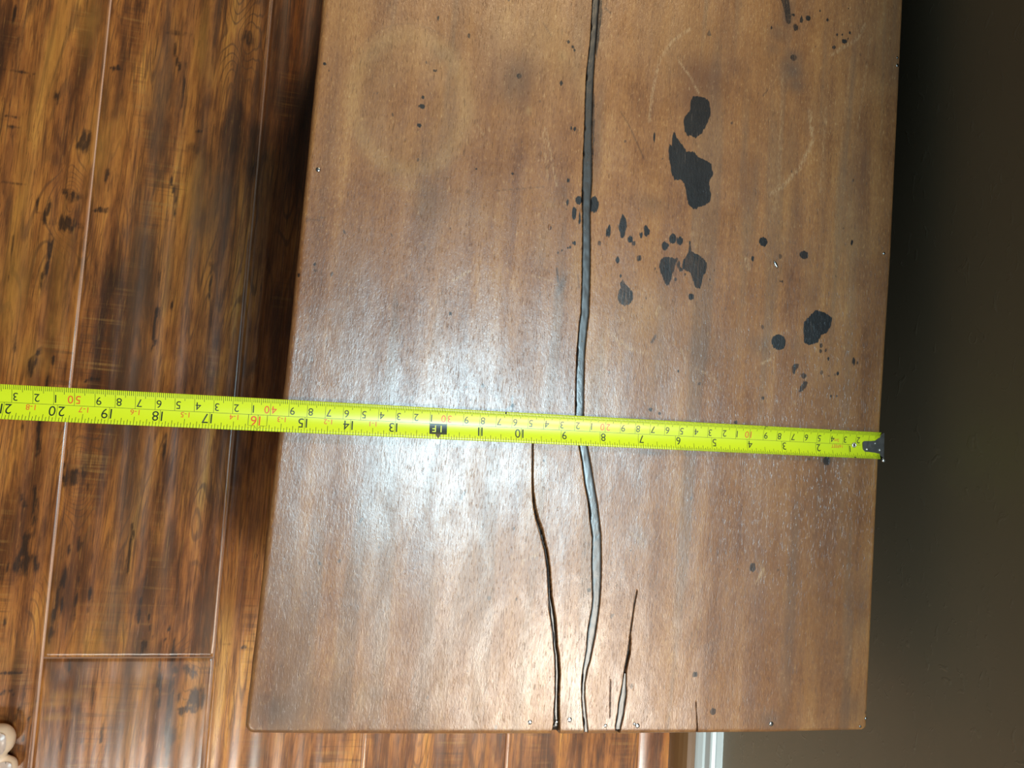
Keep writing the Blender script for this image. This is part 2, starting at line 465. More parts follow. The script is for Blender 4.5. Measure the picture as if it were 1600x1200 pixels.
def plank_mesh(u0, v0, v1, dense):
    g = 0.0002                                     # half the joint
    ua, ub, va, vb = u0 + g, u0 + PW - g, v0 + g, v1 - g
    bv = 0.0007
    nu, nv = (54, max(8, int((vb - va) / 0.003))) if dense else (6, 4)
    us = np.concatenate([[ua], np.linspace(ua + bv, ub - bv, nu), [ub]])
    vs = np.concatenate([[va], np.linspace(va + bv, vb - bv, nv), [vb]])
    UU, VV = np.meshgrid(us, vs, indexing='ij')
    Z = np.zeros_like(UU)
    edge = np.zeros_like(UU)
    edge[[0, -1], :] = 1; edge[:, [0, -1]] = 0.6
    if dense:
        ph = u0 * 91.0
        # hand scraped hollows that run along the board
        w = UU * 2 * math.pi / 0.0205 + ph + 1.6 * (smooth_noise(UU * 30 + 5, VV * 2.2 + ph, 3) - 0.5) * 2
        amp = 0.00012 + 0.00026 * smooth_noise(UU * 14 + 2, VV * 1.6 + ph, 11)
        Z = amp * np.sin(w) - 0.00045
        if u0 > 0.15:
            Z = Z * 0.25 - 0.0003
        fade = np.clip(np.minimum(np.minimum(UU - ua, ub - UU) / 0.006, np.minimum(VV - va, vb - VV) / 0.02), 0, 1)
        Z *= fade
    Z = np.where(edge > 0, -0.0008, Z)
    X = UU * CT - (VV + 0.34) * ST; Y = -0.34 + UU * ST + (VV + 0.34) * CT
    n, m = UU.shape
    top = np.stack([X, Y, Z], -1).reshape(-1, 3)
    faces = [grid_faces(n, m)]
    # skirt down to the subfloor
    ring = np.concatenate([np.arange(n) * m, (n - 1) * m + np.arange(1, m), (np.arange(n - 2, -1, -1)) * m + m - 1, np.arange(m - 2, 0, -1)])
    low = top[ring].copy(); low[:, 2] = -0.0119
    k = len(ring); base = len(top)
    i = np.arange(k); j = (i + 1) % k
    faces.append(np.stack([ring[j], ring[i], base + i, base + j], 1))
    verts = np.concatenate([top, low])
    me = from_np('plank', verts, np.concatenate(faces), smooth=dense)
    pad = np.zeros(k)
    if dense:
        attr(me, 'dark', np.concatenate([blobs(UU, VV, DARK).ravel(), pad]))
        attr(me, 'yellow', np.concatenate([blobs(UU, VV, YEL, True).ravel(), pad]))
        attr(me, 'grey', np.concatenate([blobs(UU, VV, GREY, True).ravel(), pad]))
        rg = np.zeros_like(UU)
        for px, py, r in KNOTS:
            c = np.array(fl_inv(*at(px, py, 0.0)[:2])); k_ = H_CAM / F * r
            q = ((UU - c[0]) / k_) ** 2 + ((VV - c[1]) / (k_ * 1.5)) ** 2
            rg += 5.0 * np.exp(-q * 0.35)
        attr(me, 'ring', np.concatenate([rg.ravel(), pad]))
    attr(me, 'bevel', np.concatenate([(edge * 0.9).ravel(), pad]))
    return me


offs = {-5: 0.3, -4: 0.8, -3: 0.15, -2: 0.62, -1: 0.45, 0: None, 1: 1.05, 2: 0.30, 3: 0.75, 4: 0.1}
first_v, last_v = -1.95, 2.2
for ci in range(-12, 5):
    u0 = U0 + ci * PW
    if ci == 0:
        start = joint_v
    elif ci == -1:
        start = -0.62
    elif ci == 1:
        start = -0.52
    elif ci == 2:
        start = -0.78
    elif ci == 3:
        start = -0.45
    else:
        start = (ci * 0.437) % PL - 0.4
    while start > first_v:
        start -= PL
    v = start
    while v < last_v:
        a, b = max(v, first_v), min(v + PL, last_v)
        if b - a > 0.06:
            vis = (-1 <= ci <= 3) and b > -0.42 and a < 0.55
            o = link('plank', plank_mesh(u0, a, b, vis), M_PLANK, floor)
        v += PL

# ------------------------------------------------------------------ setting: low wall, baseboard, shoe moulding
wb = bmesh.new()
box(wb, (WALL_U, -1.9, -0.012), (WALL_U + 0.11, 2.2, 0.80))  # top is unseen; height chosen so the ceiling lights reach the table
for v in wb.verts:
    v.co.x, v.co.y = fl(v.co.x, v.co.y)
bmesh.ops.bevel(wb, geom=[e for e in wb.edges if abs(e.verts[0].co.z - e.verts[1].co.z) < 1e-6 and e.verts[0].co.z > 0.5], offset=0.006, segments=3, affect='EDGES')
wall = struct(from_bm('wall_right', wb, M_WALL))


def extrude_profile(name, prof, mat, v0=-1.9, v1=2.2, step=0.2):
    bm = bmesh.new(); rows = []
    nv = int((v1 - v0) / step) + 1
    for v in np.linspace(v0, v1, nv):
        row = []
        for u, z in prof:
            x, y = fl(u, v); row.append(bm.verts.new((x, y, z)))
        rows.append(row)
    for r0, r1 in zip(rows[:-1], rows[1:]):
        for i in range(len(prof)):
            j = (i + 1) % len(prof)
            bm.faces.new((r0[i], r0[j], r1[j], r1[i]))
    bm.faces.new(rows[0]); bm.faces.new(rows[-1])
    return struct(from_bm(name, bm, mat))


W = WALL_U
extrude_profile('baseboard_right', [(W, 0.0), (W - .015, 0.0), (W - .015, .0300), (W - .0142, .0330), (W - .0118, .0385), (W - .0100, .0400), (W - .0100, .0500), (W - .0088, .0515),
                                    (W - .0058, .0532), (W - .0054, .0524), (W - .0049, .0537), (W - .0015, .0570), (W, .0572)], M_BASE)
qr = [(W - .0151, 0.0), (W - .030, 0.0)] + [(W - .0151 - .0149 * math.cos(a), 0.029 * math.sin(a)) for a in np.linspace(0.15, math.pi / 2, 7)]
extrude_profile('trim_1', qr, M_SHOE)

# ------------------------------------------------------------------ table
TBL = thing('low_table', 'worn brown wooden table with black stains and filled cracks, beside the dark wall', 'table')
Y_END = 0.52
TOP = H_TOP


def interp_poly(pts, key, val):
    p = sorted(pts, key=lambda q: q[key]); k = np.array([q[key] for q in p]); w = np.array([q[val] for q in p])
    return k, w


Lp = at2([(504.3, 0), (485.5, 200), (465, 400), (445.5, 590), (423.5, 780), (402, 965), (381, 1146)])
Rp = at2([(1412.5, 0), (1403.5, 190), (1393.5, 400), (1377.5, 660), (1367, 880), (1355.5, 1140)])
Bp = at2([(381, 1147), (500, 1148), (620, 1148.5), (864, 1148.5), (960, 1147.8), (1050, 1147), (1200, 1145.5), (1355, 1142)])
kL, wL = interp_poly(Lp, 1, 0); kR, wR = interp_poly(Rp, 1, 0); kB, wB = interp_poly(Bp, 0, 1)


def cont(k, w, y):
    out = np.interp(y, k, w)
    s = (w[-1] - w[-2]) / (k[-1] - k[-2])
    return np.where(y > k[-1], w[-1] + (y - k[-1]) * s * 0.3, out)


# rivers of cracks: y, left x, right x in pixels of the photograph
RIVER = [(-60, 927, 938), (0, 925.5, 936.5), (62, 922, 931.5), (120, 915.5, 928), (160, 914, 926), (200, 913, 925), (250, 910.5, 925.5), (280, 910, 925.5), (306, 909, 924), (333, 910, 922.8), (368, 910, 923.2), (403, 909.4, 923.3),
         (440, 909, 922.6), (490, 907.3, 921), (505, 905, 919), (530, 903, 916.3), (555, 901, 914.3), (605, 899.5, 913), (650, 899, 912.5), (675, 901, 914.5), (698, 905, 918.7), (722, 909.7, 923), (752, 913, 928),
         (788, 919.7, 934), (813, 921.7, 937), (838, 925.2, 939.7), (880, 924, 940.3), (900, 924.7, 940), (920, 925.3, 939), (935, 925.8, 938), (950, 924.5, 936.7), (970, 920.8, 934), (990, 917.5, 931), (1010, 916.5, 927),
         (1030, 913.7, 923), (1045, 910.8, 918.5), (1067, 908.4, 914.2), (1090, 908.7, 914), (1120, 910.7, 916.7), (1152, 914, 920)]
LEFTC = [(686, 832.2, 832.9), (720, 831.8, 832.9), (750, 831.2, 833.3), (770, 831.8, 834.2), (790, 833.5, 836.8), (810, 837.3, 841.4), (830, 843.4, 848.8), (845, 847, 851.9), (860, 851, 855.7), (885, 854.5, 859.5), (910, 856, 861.2), (935, 857.3, 862.9),
         (947, 857.2, 865.5), (967, 860.5, 868.7), (990, 863.5, 870.2), (1012, 865, 871.5), (1023, 866.7, 873.8), (1053, 867.3, 875.6), (1087, 867, 874.2), (1110, 865.3, 874.3), (1130, 865, 874.7), (1152, 861.5, 875.3)]
RIGHTC = [(921, 995.8, 996.3), (945, 990.6, 991.6), (970, 987, 988.4), (990, 984, 985.6), (1000, 983.2, 986.2), (1020, 980.3, 985.2), (1048, 975.2, 978.9), (1072, 971.8, 978.9), (1085, 969.2, 979.7), (1100, 966.4, 977.2), (1117, 964.3, 975), (1135, 961.6, 970.6), (1152, 963, 968.5)]
HAIR = [(1096, 1087.3, 1088.0), (1120, 1088.4, 1089.6), (1135, 1088.8, 1090.4), (1152, 1089.2, 1091.4)]
HAIR2 = [(1062, 953.6, 954.2), (1095, 953.0, 953.7), (1120, 952.8, 953.5)]


def world_river(rv):
    """dense rows: Y, left X, right X"""
    L = at2([(l, y) for y, l, r in rv]); R_ = at2([(r, y) for y, l, r in rv])
    yy = np.arange(min(L[:, 1].min(), R_[:, 1].min()), max(L[:, 1].max(), R_[:, 1].max()), 0.0008)
    oL, oR = np.argsort(L[:, 1]), np.argsort(R_[:, 1])
    return yy, np.interp(yy, L[oL, 1], L[oL, 0]), np.interp(yy, R_[oR, 1], R_[oR, 0])


RIV = {k: world_river(v) for k, v in (('river', RIVER), ('left', LEFTC), ('right', RIGHTC), ('hair', HAIR), ('hair2', HAIR2))}
DEPTH = {'river': 0.0022, 'left': 0.0055, 'right': 0.0030, 'hair': 0.004, 'hair2': 0.0015}

xL, xR = wL.min(), wR.max()


def frac(rv):
    yy, l, r = RIV[rv]
    tl, tr = cont(kL, wL, yy), cont(kR, wR, yy)
    return (((l - tl) / (tr - tl)).min(), ((r - tl) / (tr - tl)).max())


fr = {k: frac(k) for k in RIV}
m_ = 0.0016 / (xR - xL)
fine = [(min(fr['left'][0], fr['river'][0]) - m_, max(fr['right'][1], fr['river'][1], fr['left'][1]) + m_), (fr['hair'][0] - m_, fr['hair'][1] + m_)]
co_, fi_ = 0.0009 / (xR - xL), 0.00027 / (xR - xL)
cuts = [0.0] + [v for ab in fine for v in ab] + [1.0]
u_lin = np.concatenate([np.linspace(p_, q_, int((q_ - p_) / (fi_ if i_ % 2 else co_)) + 2)[:-1] for i_, (p_, q_) in enumerate(zip(cuts[:-1], cuts[1:]))] + [[1.0]])
v_vis = np.arange(0, 0.525, 0.001); v_far = np.arange(0.527, Y_END + 0.176, 0.006)
v_lin = np.concatenate([[0, .0004], v_vis[1:], v_far]); v_lin /= v_lin[-1]
NU, NV = len(u_lin), len(v_lin)
UU, VV = np.meshgrid(u_lin, v_lin, indexing='ij')
ybase = np.interp(xL + UU * (xR - xL), kB, wB)
TY = ybase + VV * (Y_END - ybase)
TL, TR = cont(kL, wL, TY), cont(kR, wR, TY)
TX = TL + UU * (TR - TL)
# worn, slightly uneven outline
e_l = 0.0006 * (smooth_noise(TY * 90, TY * 0 + 3.3, 5) - 0.5); e_r = 0.0007 * (smooth_noise(TY * 110, TY * 0 + 8.3, 6) - 0.5)
TX += e_l * np.clip(1 - UU * 20, 0, 1) + e_r * np.clip(1 - (1 - UU) * 20, 0, 1)
TZ = np.full_like(TX, TOP)
dist = np.minimum(np.minimum(TX - TL, TR - TX), np.minimum(TY - ybase, Y_END - TY)); dist = np.clip(dist, 0, None)
rad = 0.0028
TZ -= rad - np.sqrt(np.clip(rad ** 2 - (rad - np.clip(dist, 0, rad)) ** 2, 0, None))
TZ += 0.0004 * (smooth_noise(TX * 45, TY * 14, 21) - 0.5)
# round the corners in plan
def corner(cx, cy, sx, sy, r):
    global TX, TY
    dx, dy = (TX - cx) * sx, (TY - cy) * sy
    k = (dx < r) & (dy < r)
    ox, oy = r - dx, r - dy
    d = np.maximum(np.abs(ox), np.abs(oy)); h = np.hypot(ox, oy) + 1e-12
    f = np.where(k, d / h, 1)
    TX = np.where(k, cx + sx * (r - ox * f), TX); TY = np.where(k, cy + sy * (r - oy * f), TY)
c0 = at(381, 1147); corner(c0[0], c0[1], 1, 1, 0.0055)
c0 = at(1355, 1142); corner(c0[0], c0[1], -1, 1, 0.004)

groove = np.zeros_like(TX)
for k, (yy, l, r) in RIV.items():
    li = np.interp(TY, yy, l, left=9, right=9); ri = np.interp(TY, yy, r, left=9, right=9)
    jag = 0.00022 * (smooth_noise(TY * 700, TY * 0 + 1.7, 31) - 0.5)
    w = np.maximum(ri - li, 0)
    grow = np.clip((0.00075 if k in ('left', 'right') else 0.00045) - w, 0, None) / 2
    li = li - grow; ri = ri + grow
    d = np.minimum(TX - (li + jag), (ri - jag) - TX)
    inside = np.clip(d / 0.00028 + 0.45, 0, 1)
    inside[(li > 5)] = 0
    dep = DEPTH[k] * np.clip(w / 0.0016, 0.35, 1)
    TZ -= dep * inside
    dark = np.clip((d + 0.00012) / 0.00022 + 0.3, 0, 1); dark[(li > 5)] = 0
    groove = np.maximum(groove, dark)

# ---- stains: (polygon or ellipse) in pixels
def k4(p): return [(x / 5.717 + 1020, y / 5.714 + 130) for x, y in p]
def k5(p): return [(x / 5.713 + 870, y / 5.714 + 280) for x, y in p]
def k6(p): return [(x / 8 + 1010, y / 8 + 340) for x, y in p]
def k7(p): return [(x / 4.617 + 1160, y / 4.615 + 360) for x, y in p]
def k8(p): return [(x / 6.667 + 1180, y / 6.667) for x, y in p]
def kt(p): return [(x / 3.333 + 480, y / 3.333) for x, y in p]


POLY = [
    (k4([(365, 112), (420, 118), (470, 130), (505, 165), (517, 220), (513, 290), (480, 380), (430, 455), (380, 492), (335, 462), (312, 478), (285, 420), (270, 340), (290, 290), (330, 235), (340, 150)]), 1),
    (k4([(190, 425), (225, 500), (280, 570), (300, 610), (360, 608), (400, 650), (450, 678), (520, 715), (540, 810), (500, 890), (508, 930), (522, 990), (510, 1060), (460, 1095), (410, 1108), (375, 1130), (320, 1090), (298, 1010), (290, 930), (265, 870), (215, 860), (195, 875), (165, 800), (150, 700), (138, 610), (152, 535), (168, 560), (175, 470)]), 1),
    (k5([(585, 310), (618, 355), (627, 420), (607, 500), (590, 537), (570, 510), (554, 440), (563, 370)]), .93),
    (k5([(795, 405), (832, 455), (828, 485), (798, 520), (775, 490), (772, 425)]), .92),
    (k5([(592, 890), (605, 930), (650, 970), (682, 1020), (682, 1070), (650, 1115), (605, 1133), (560, 1110), (543, 1050), (550, 1000), (570, 970), (563, 930)]), .72),
    (k6([(230, 290), (265, 320), (292, 345), (265, 375), (230, 428), (200, 380), (193, 330)]), .92),
    (k6([(160, 620), (180, 520), (240, 488), (320, 495), (370, 520), (360, 600), (340, 680), (310, 780), (270, 862), (235, 830), (200, 740), (170, 670)]), .86),
    (k6([(440, 600), (470, 520), (540, 415), (620, 450), (690, 490), (757, 560), (745, 680), (705, 740), (690, 850), (660, 892), (615, 880), (590, 830), (565, 730), (540, 680), (500, 670), (455, 640)]), .84),
    (k6([(535, 290), (555, 290), (558, 420), (532, 420)]), .8),
    (k7([(530, 570), (600, 595), (648, 630), (642, 690), (605, 745), (570, 750), (545, 810), (480, 828), (445, 810), (440, 720), (445, 660), (490, 610)]), .95),
    (k7([(375, 960), (412, 962), (405, 990), (382, 1010), (378, 1035), (358, 1035), (355, 985)]), .7),
    (k7([(445, 1085), (472, 1092), (465, 1130), (428, 1165), (403, 1168), (415, 1130)]), .7),
    (k8([(265, -20), (350, -20), (362, 60), (368, 150), (372, 235), (350, 262), (322, 230), (300, 110)]), .75),
    (k8([(488, 150), (500, 205), (490, 240), (455, 225), (470, 190)]), .9),
    ([(935.5, 0), (941, 0), (940, 30), (936, 62), (931, 100), (930, 60), (934, 30)], .75),
    ([(927, 122), (929, 160), (929, 215), (927, 250), (925, 200), (925, 150)], .6),
]
ELL = []
for f, l in ((k4, [(15, 480, 11, 46)]),
             (k5, [(95, 202, 13, 30), (85, 268, 9, 8, .8), (155, 298, 22, 57), (203, 325, 8, 42), (203, 380, 11, 26), (195, 187, 31, 38), (333, 225, 41, 78), (465, 467, 22, 56), (380, 567, 17, 25, .6),
                   (655, 538, 24, 32), (685, 572, 14, 18, .7), (752, 500, 14, 27), (543, 722, 20, 30), (735, 705, 25, 28, .6), (568, 862, 11, 14), (10, 655, 8, 14), (48, 635, 7, 12), (95, 615, 6, 7), (122, 610, 8, 13), (155, 570, 14, 18)]),
             (k6, [(330, 262, 47, 64), (420, 290, 38, 54), (522, 303, 26, 10, .8), (385, 520, 13, 20, .7), (400, 590, 18, 44, .7), (430, 650, 24, 30, .7), (480, 710, 18, 17, .8), (365, 770, 20, 22, .7), (560, 990, 34, 43, .9),
                   (112, 640, 8, 14, .7), (130, 680, 11, 19, .7), (790, 775, 9, 16), (690, 1035, 9, 10, .8), (845, 655, 10, 16, .5)]),
             (k7, [(150, 82, 31, 34), (70, 203, 11, 25), (445, 177, 32, 30, .85), (262, 806, 52, 57), (440, 1048, 20, 20, .6), (570, 830, 12, 18, .7), (565, 870, 12, 14, .7), (600, 865, 8, 12, .7), (620, 925, 10, 12), (688, 1032, 11, 15),
                   (625, 1048, 8, 7), (805, 942, 13, 28, .7), (830, 955, 9, 18, .7), (790, 85, 9, 20), (640, 1195, 9, 11), (680, 1195, 9, 9), (285, 368, 16, 8, .7)]),
             (k8, [(397, 155, 15, 18), (552, 190, 28, 31, .95), (420, 285, 25, 38, .85), (755, 208, 15, 22, .9), (855, 360, 10, 15), (905, 362, 11, 13), (985, 340, 14, 17), (928, 430, 28, 27), (970, 405, 9, 17), (822, 492, 19, 20, .85), (675, 112, 12, 15, .7), (970, 90, 9, 8), (170, 290, 9, 13), (400, 600, 36, 34, .5)]),
             (kt, [(602, 508, 8, 10), (597, 553, 19, 13), (584, 653, 12, 12), (665, 367, 11, 8), (92, 332, 10, 10), (115, 370, 6, 5), (1360, 218, 10, 9), (1383, 245, 7, 12), (1393, 262, 6, 8), (1375, 668, 7, 12), (1393, 672, 8, 11), (1323, 433, 10, 13), (1103, 397, 17, 14, .7), (880, 880, 6, 6), (1070, 905, 10, 8, .8), (842, 187, 10, 14, .6), (680, 92, 5, 10), (1358, 940, 6, 11), (1030, 395, 5, 5)])):
    sc = {k4: 5.715, k5: 5.714, k6: 8, k7: 4.616, k8: 6.667, kt: 3.333}[f]
    for e in l:
        c = f([(e[0], e[1])])[0]
        ELL.append((c[0], c[1], e[2] / sc, e[3] / sc, e[4] if len(e) > 4 else 1.0))
for x, y, r in [(467, 430, 3), (492, 413, 2.4), (493, 423, 2.4), (447, 546, 2.5), (445.5, 562, 2.2), (487, 560, 1.5), (800, 634, 3), (729, 605, 1.8), (735, 625, 1.6), (1016, 640, 3), (1030, 646, 2.5), (1176, 888, 5), (1176, 884, 4), (1114, 1112, 4.5), (1086, 1054, 4), (985, 860, 1.6), (917, 905, 1.5), (920, 922, 3), (850, 720, 2.3), (803, 826, 2), (1292, 720, 6), (1237, 688, 3), (1192, 622, 3), (1150, 660, 3), (1060, 580, 2), (704, 490, 2.2), (860, 356, 2), (705, 357, 2)]:
    ELL.append((x, y, r, r * 1.15, .75))

stain = np.full_like(TX, 12.0)                     # signed distance, millimetres
stren = np.zeros_like(TX)


def region(lo, hi, pad=0.006):
    i0 = np.searchsorted(TX[:, NV // 3], lo[0] - pad - .004); i1 = np.searchsorted(TX[:, NV // 3], hi[0] + pad + .004)
    j0 = np.searchsorted(TY[NU // 2], lo[1] - pad); j1 = np.searchsorted(TY[NU // 2], hi[1] + pad)
    return slice(max(i0 - 4, 0), i1 + 4), slice(max(j0 - 2, 0), j1 + 2)


def put_stain(s, d, k):
    cur = stain[s]
    upd = d < cur
    stain[s] = np.where(upd, d, cur)
    stren[s] = np.where(upd & (d < 3), k, stren[s])


for pts, k in POLY:
    q = at2(pts); s = region(q.min(0), q.max(0))
    x, y = TX[s], TY[s]
    if x.size == 0:
        continue
    dmin = np.full(x.shape, 1e9); ins = np.zeros(x.shape, bool)
    for a, b in zip(q, np.roll(q, -1, 0)):
        ex, ey = b - a
        tt = np.clip(((x - a[0]) * ex + (y - a[1]) * ey) / (ex * ex + ey * ey + 1e-12), 0, 1)
        dmin = np.minimum(dmin, np.hypot(x - a[0] - tt * ex, y - a[1] - tt * ey))
        cond = ((a[1] > y) != (b[1] > y)) & (x < (b[0] - a[0]) * (y - a[1]) / (b[1] - a[1] + 1e-15) + a[0])
        ins ^= cond
    put_stain(s, np.where(ins, -dmin, dmin) * 1000, k)
for px, py, rx, ry, k in ELL:
    c = at(px, py); a = abs(at(px + rx, py)[0] - c[0]) + 1e-5; b = abs(at(px, py + ry)[1] - c[1]) + 1e-5
    s = region((c[0] - a, c[1] - b), (c[0] + a, c[1] + b))
    x, y = TX[s] - c[0], TY[s] - c[1]
    if x.size == 0:
        continue
    q = np.hypot(x / a, y / b)
    put_stain(s, (q - 1) * min(a, b) * 1000, k)


def gauss_field(lst):
    out = np.zeros_like(TX)
    for e in lst:
        px, py, rx, ry, k = e[:5]; lean = e[5] if len(e) > 5 else 0
        c = at(px, py); a = abs(at(px + rx, py)[0] - c[0]); b = abs(at(px, py + ry)[1] - c[1])
        y = TY - c[1]; x = TX - c[0] - lean * y
        out = np.maximum(out, k * np.exp(-(x / a) ** 2 - (y / b) ** 2))
    return out


SOFT = [(1240, 90, 14, 14, .6), (1237, 110, 20, 24, .75), (1243, 132, 16, 16, .6), (1217, 52, 16, 16, .5), (1210, 76, 14, 14, .35), (1229, 22, 9, 28, .7), (805, 130, 22, 40, .5), (811, 118, 8, 8, .7), (672, 325, 22, 60, .45), (690, 85, 14, 14, .4),
        (877, 446, 6, 18, .8, .3), (1100, 550, 28, 40, .4), (1190, 540, 22, 18, .4), (1245, 540, 10, 20, .3), (1258, 400, 14, 22, .4), (1265, 460, 14, 50, .3), (1020, 318, 24, 14, .35), (1105, 560, 14, 14, .5), (880, 300, 10, 20, .35), (933, 40, 16, 60, .35), (934, 200, 8, 70, .45),
        (1235, 235, 16, 60, .35), (1243, 330, 12, 60, .3), (540, 470, 40, 120, .22), (900, 590, 14, 40, .2), (505, 300, 12, 200, .22), (490, 500, 12, 160, .2), (430, 1110, 40, 26, .55), (590, 1085, 30, 14, .3), (500, 1095, 60, 40, .3), (430, 900, 14, 90, .3), (1335, 1105, 20, 26, .5), (1200, 1125, 18, 14, .5), (890, 1118, 16, 18, .4), (880, 1100, 8, 16, .4),
        (1345, 950, 10, 60, .4), (640, 810, 120, 90, .15), (1000, 840, 14, 18, .45, -.3), (1017, 708, 20, 5, .6), (1290, 722, 10, 8, .5), (720, 770, 10, 20, .3), (1340, 300, 24, 160, .22), (1380, 60, 40, 90, .40), (1400, 110, 16, 40, .5), (1270, 180, 40, 50, .2)]
RED = [(1098, 118, 36, 34, .9), (1080, 150, 24, 34, .6), (1150, 105, 22, 20, .5), (1172, 260, 22, 24, .4), (800, 110, 60, 50, .45), (760, 80, 24, 50, .35), (770, 280, 50, 80, .25), (1350, 255, 6, 40, .6), (1140, 60, 60, 30, .2), (1165, 300, 20, 30, .35), (930, 250, 10, 40, .5), (560, 560, 60, 200, .3), (1200, 900, 60, 180, .3), (1290, 880, 40, 200, .25), (660, 1000, 80, 120, .25), (450, 1000, 30, 140, .35), (1250, 620, 80, 120, .22), (480, 640, 30, 120, .25)]
PALE = [(850, 60, 50, 60, .6), (790, 40, 30, 40, .5), (910, 130, 10, 40, .5), (885, 100, 30, 30, .5), (879, 88, 11, 14, 1.0), (826, 173, 5, 7, .9), (540, 30, 30, 60, .2), (860, 320, 12, 8, .6), (850, 380, 14, 40, .4), (900, 420, 10, 60, .5), (1000, 500, 60, 60, .45), (1025, 560, 30, 40, .35), (640, 290, 40, 10, .6), (660, 320, 18, 20, .4), (1060, 60, 60, 60, .30), (975, 560, 40, 8, .35, .0), (1340, 380, 40, 30, .35), (1310, 430, 30, 60, .2), (960, 640, 24, 60, .25), (835, 780, 14, 60, .4), (1190, 885, 5, 14, .6, -.3), (565, 1090, 12, 30, .6), (1230, 330, 14, 60, .3), (1170, 360, 20, 20, .2), (545, 180, 20, 90, .2), (730, 330, 50, 30, .25)]
pale = gauss_field(PALE)
# the wide pale ring of a pot at the upper left
c = at(641, 160); a = abs(at(743, 160)[0] - c[0]); b = abs(at(641, 285)[1] - c[1])
q = np.hypot((TX - c[0]) / a, (TY - c[1]) / b)
ang = np.arctan2(TY - c[1], TX - c[0])
lump = 0.75 + 0.35 * smooth_noise(ang * 2.2 + 9, q * 2, 17)
ringp = np.exp(-((q - 0.86) / 0.13) ** 2) * lump
ringp += 0.35 * np.exp(-((q - 0.55) / 0.25) ** 2)
pale = np.maximum(pale, np.clip(ringp, 0, 1) * 0.75)
soft = gauss_field(SOFT); red = gauss_field(RED)
dark_line = np.zeros_like(TX); scratch = np.zeros_like(TX)
dl = np.exp(-((q - 1.0) / 0.008) ** 2) * np.clip(np.sin(ang) * 1.5 - 0.5, 0, 1)
dark_line = np.maximum(dark_line, 0.30 * dl)


def stroke(field, pts, w_mm, k):
    qq = at2(pts)
    for p0, p1 in zip(qq[:-1], qq[1:]):
        s = region(np.minimum(p0, p1), np.maximum(p0, p1), 0.003)
        x, y = TX[s], TY[s]
        if x.size == 0:
            continue
        e = p1 - p0
        tt = np.clip(((x - p0[0]) * e[0] + (y - p0[1]) * e[1]) / (e @ e + 1e-12), 0, 1)
        d = np.hypot(x - p0[0] - tt * e[0], y - p0[1] - tt * e[1]) * 1000
        field[s] = np.maximum(field[s], k * np.clip(1.3 - d / w_mm, 0, 1))


for pts, w, k in [([(1078, 45), (1050, 65), (1030, 95), (1020, 140), (1014, 190)], 1.2, .5), ([(1060, 95), (1078, 120), (1092, 146)], .7, .7), ([(1265, 175), (1270, 220), (1250, 262), (1222, 292), (1205, 303)], 1.6, .55), ([(1222, 120), (1220, 200), (1218, 280), (1210, 330)], 1.5, .22),
                  ([(1300, 85), (1340, 60), (1352, 38)], 1.5, .35), ([(708, 437), (722, 430), (734, 423)], .9, .8), ([(706, 439), (730, 428)], .5, .6), ([(745, 195), (758, 215)], .8, .4), ([(852, 200), (860, 240), (870, 290)], .9, .5), ([(848, 205), (856, 280)], .7, .4),
                  ([(950, 520), (985, 545), (1010, 552)], 1.5, .5), ([(1063, 545), (1072, 565)], .8, .7), ([(1085, 575), (1115, 590), (1128, 610)], .6, .5), ([(1182, 912), (1192, 890)], 1.4, .8), ([(1165, 405), (1170, 420)], 1.5, .6), ([(1190, 568), (1208, 560)], 1.0, .6), ([(1000, 620), (1030, 640)], .8, .4),
                  ([(865, 440), (830, 430)], .6, .5), ([(985, 830), (1005, 850)], .7, .5), ([(838, 868), (818, 875)], 1.1, .6), ([(1095, 950), (1090, 985), (1085, 1010)], 1.0, .3), ([(1330, 1000), (1322, 1060)], .8, .4), ([(1262, 1105), (1272, 1135)], .8, .6), ([(900, 480), (902, 540)], .8, .3), ([(1290, 170), (1282, 300)], 1.2, .2), ([(1360, 60), (1340, 200)], .9, .2), ([(1330, 90), (1310, 260)], .9, .15), ([(1100, 900), (1080, 960)], 1.0, .3), ([(520, 1120), (540, 1135)], 1, .3), ([(1025, 490), (1030, 480)], 1.5, .7), ([(930, 36), (929.5, 60)], .7, .7)]:
    stroke(scratch, pts, w, k)
for pts, w, k in [([(970, 175), (985, 200), (1006, 248)], .5, .55), ([(945, 12), (954, 21)], .6, .7), ([(870, 420), (872, 440)], .7, .8), ([(848, 35), (858, 50), (862, 58)], .5, .5), ([(498, 345), (480, 343)], .6, .5), ([(775, 298), (850, 292)], .4, .4), ([(1085, 930), (1082, 985), (1076, 1010)], .4, .5), ([(1018, 535), (1024, 525)], 1.0, .8), ([(1200, 140), (1192, 150)], .5, .6),
                  ([(727, 768), (720, 780)], .8, .6), ([(496, 340), (508, 340)], .5, .4), ([(560, 1090), (553, 1110)], .6, .4), ([(960, 760), (945, 780)], .4, .5), ([(640, 1080), (650, 1050)], .5, .4), ([(470, 480), (520, 484)], .35, .3), ([(903, 430), (905, 450)], .6, .5), ([(800, 620), (801, 650)], .8, .8), ([(792, 640), (804, 633)], .9, .7)]:
    stroke(dark_line, pts, w, k)

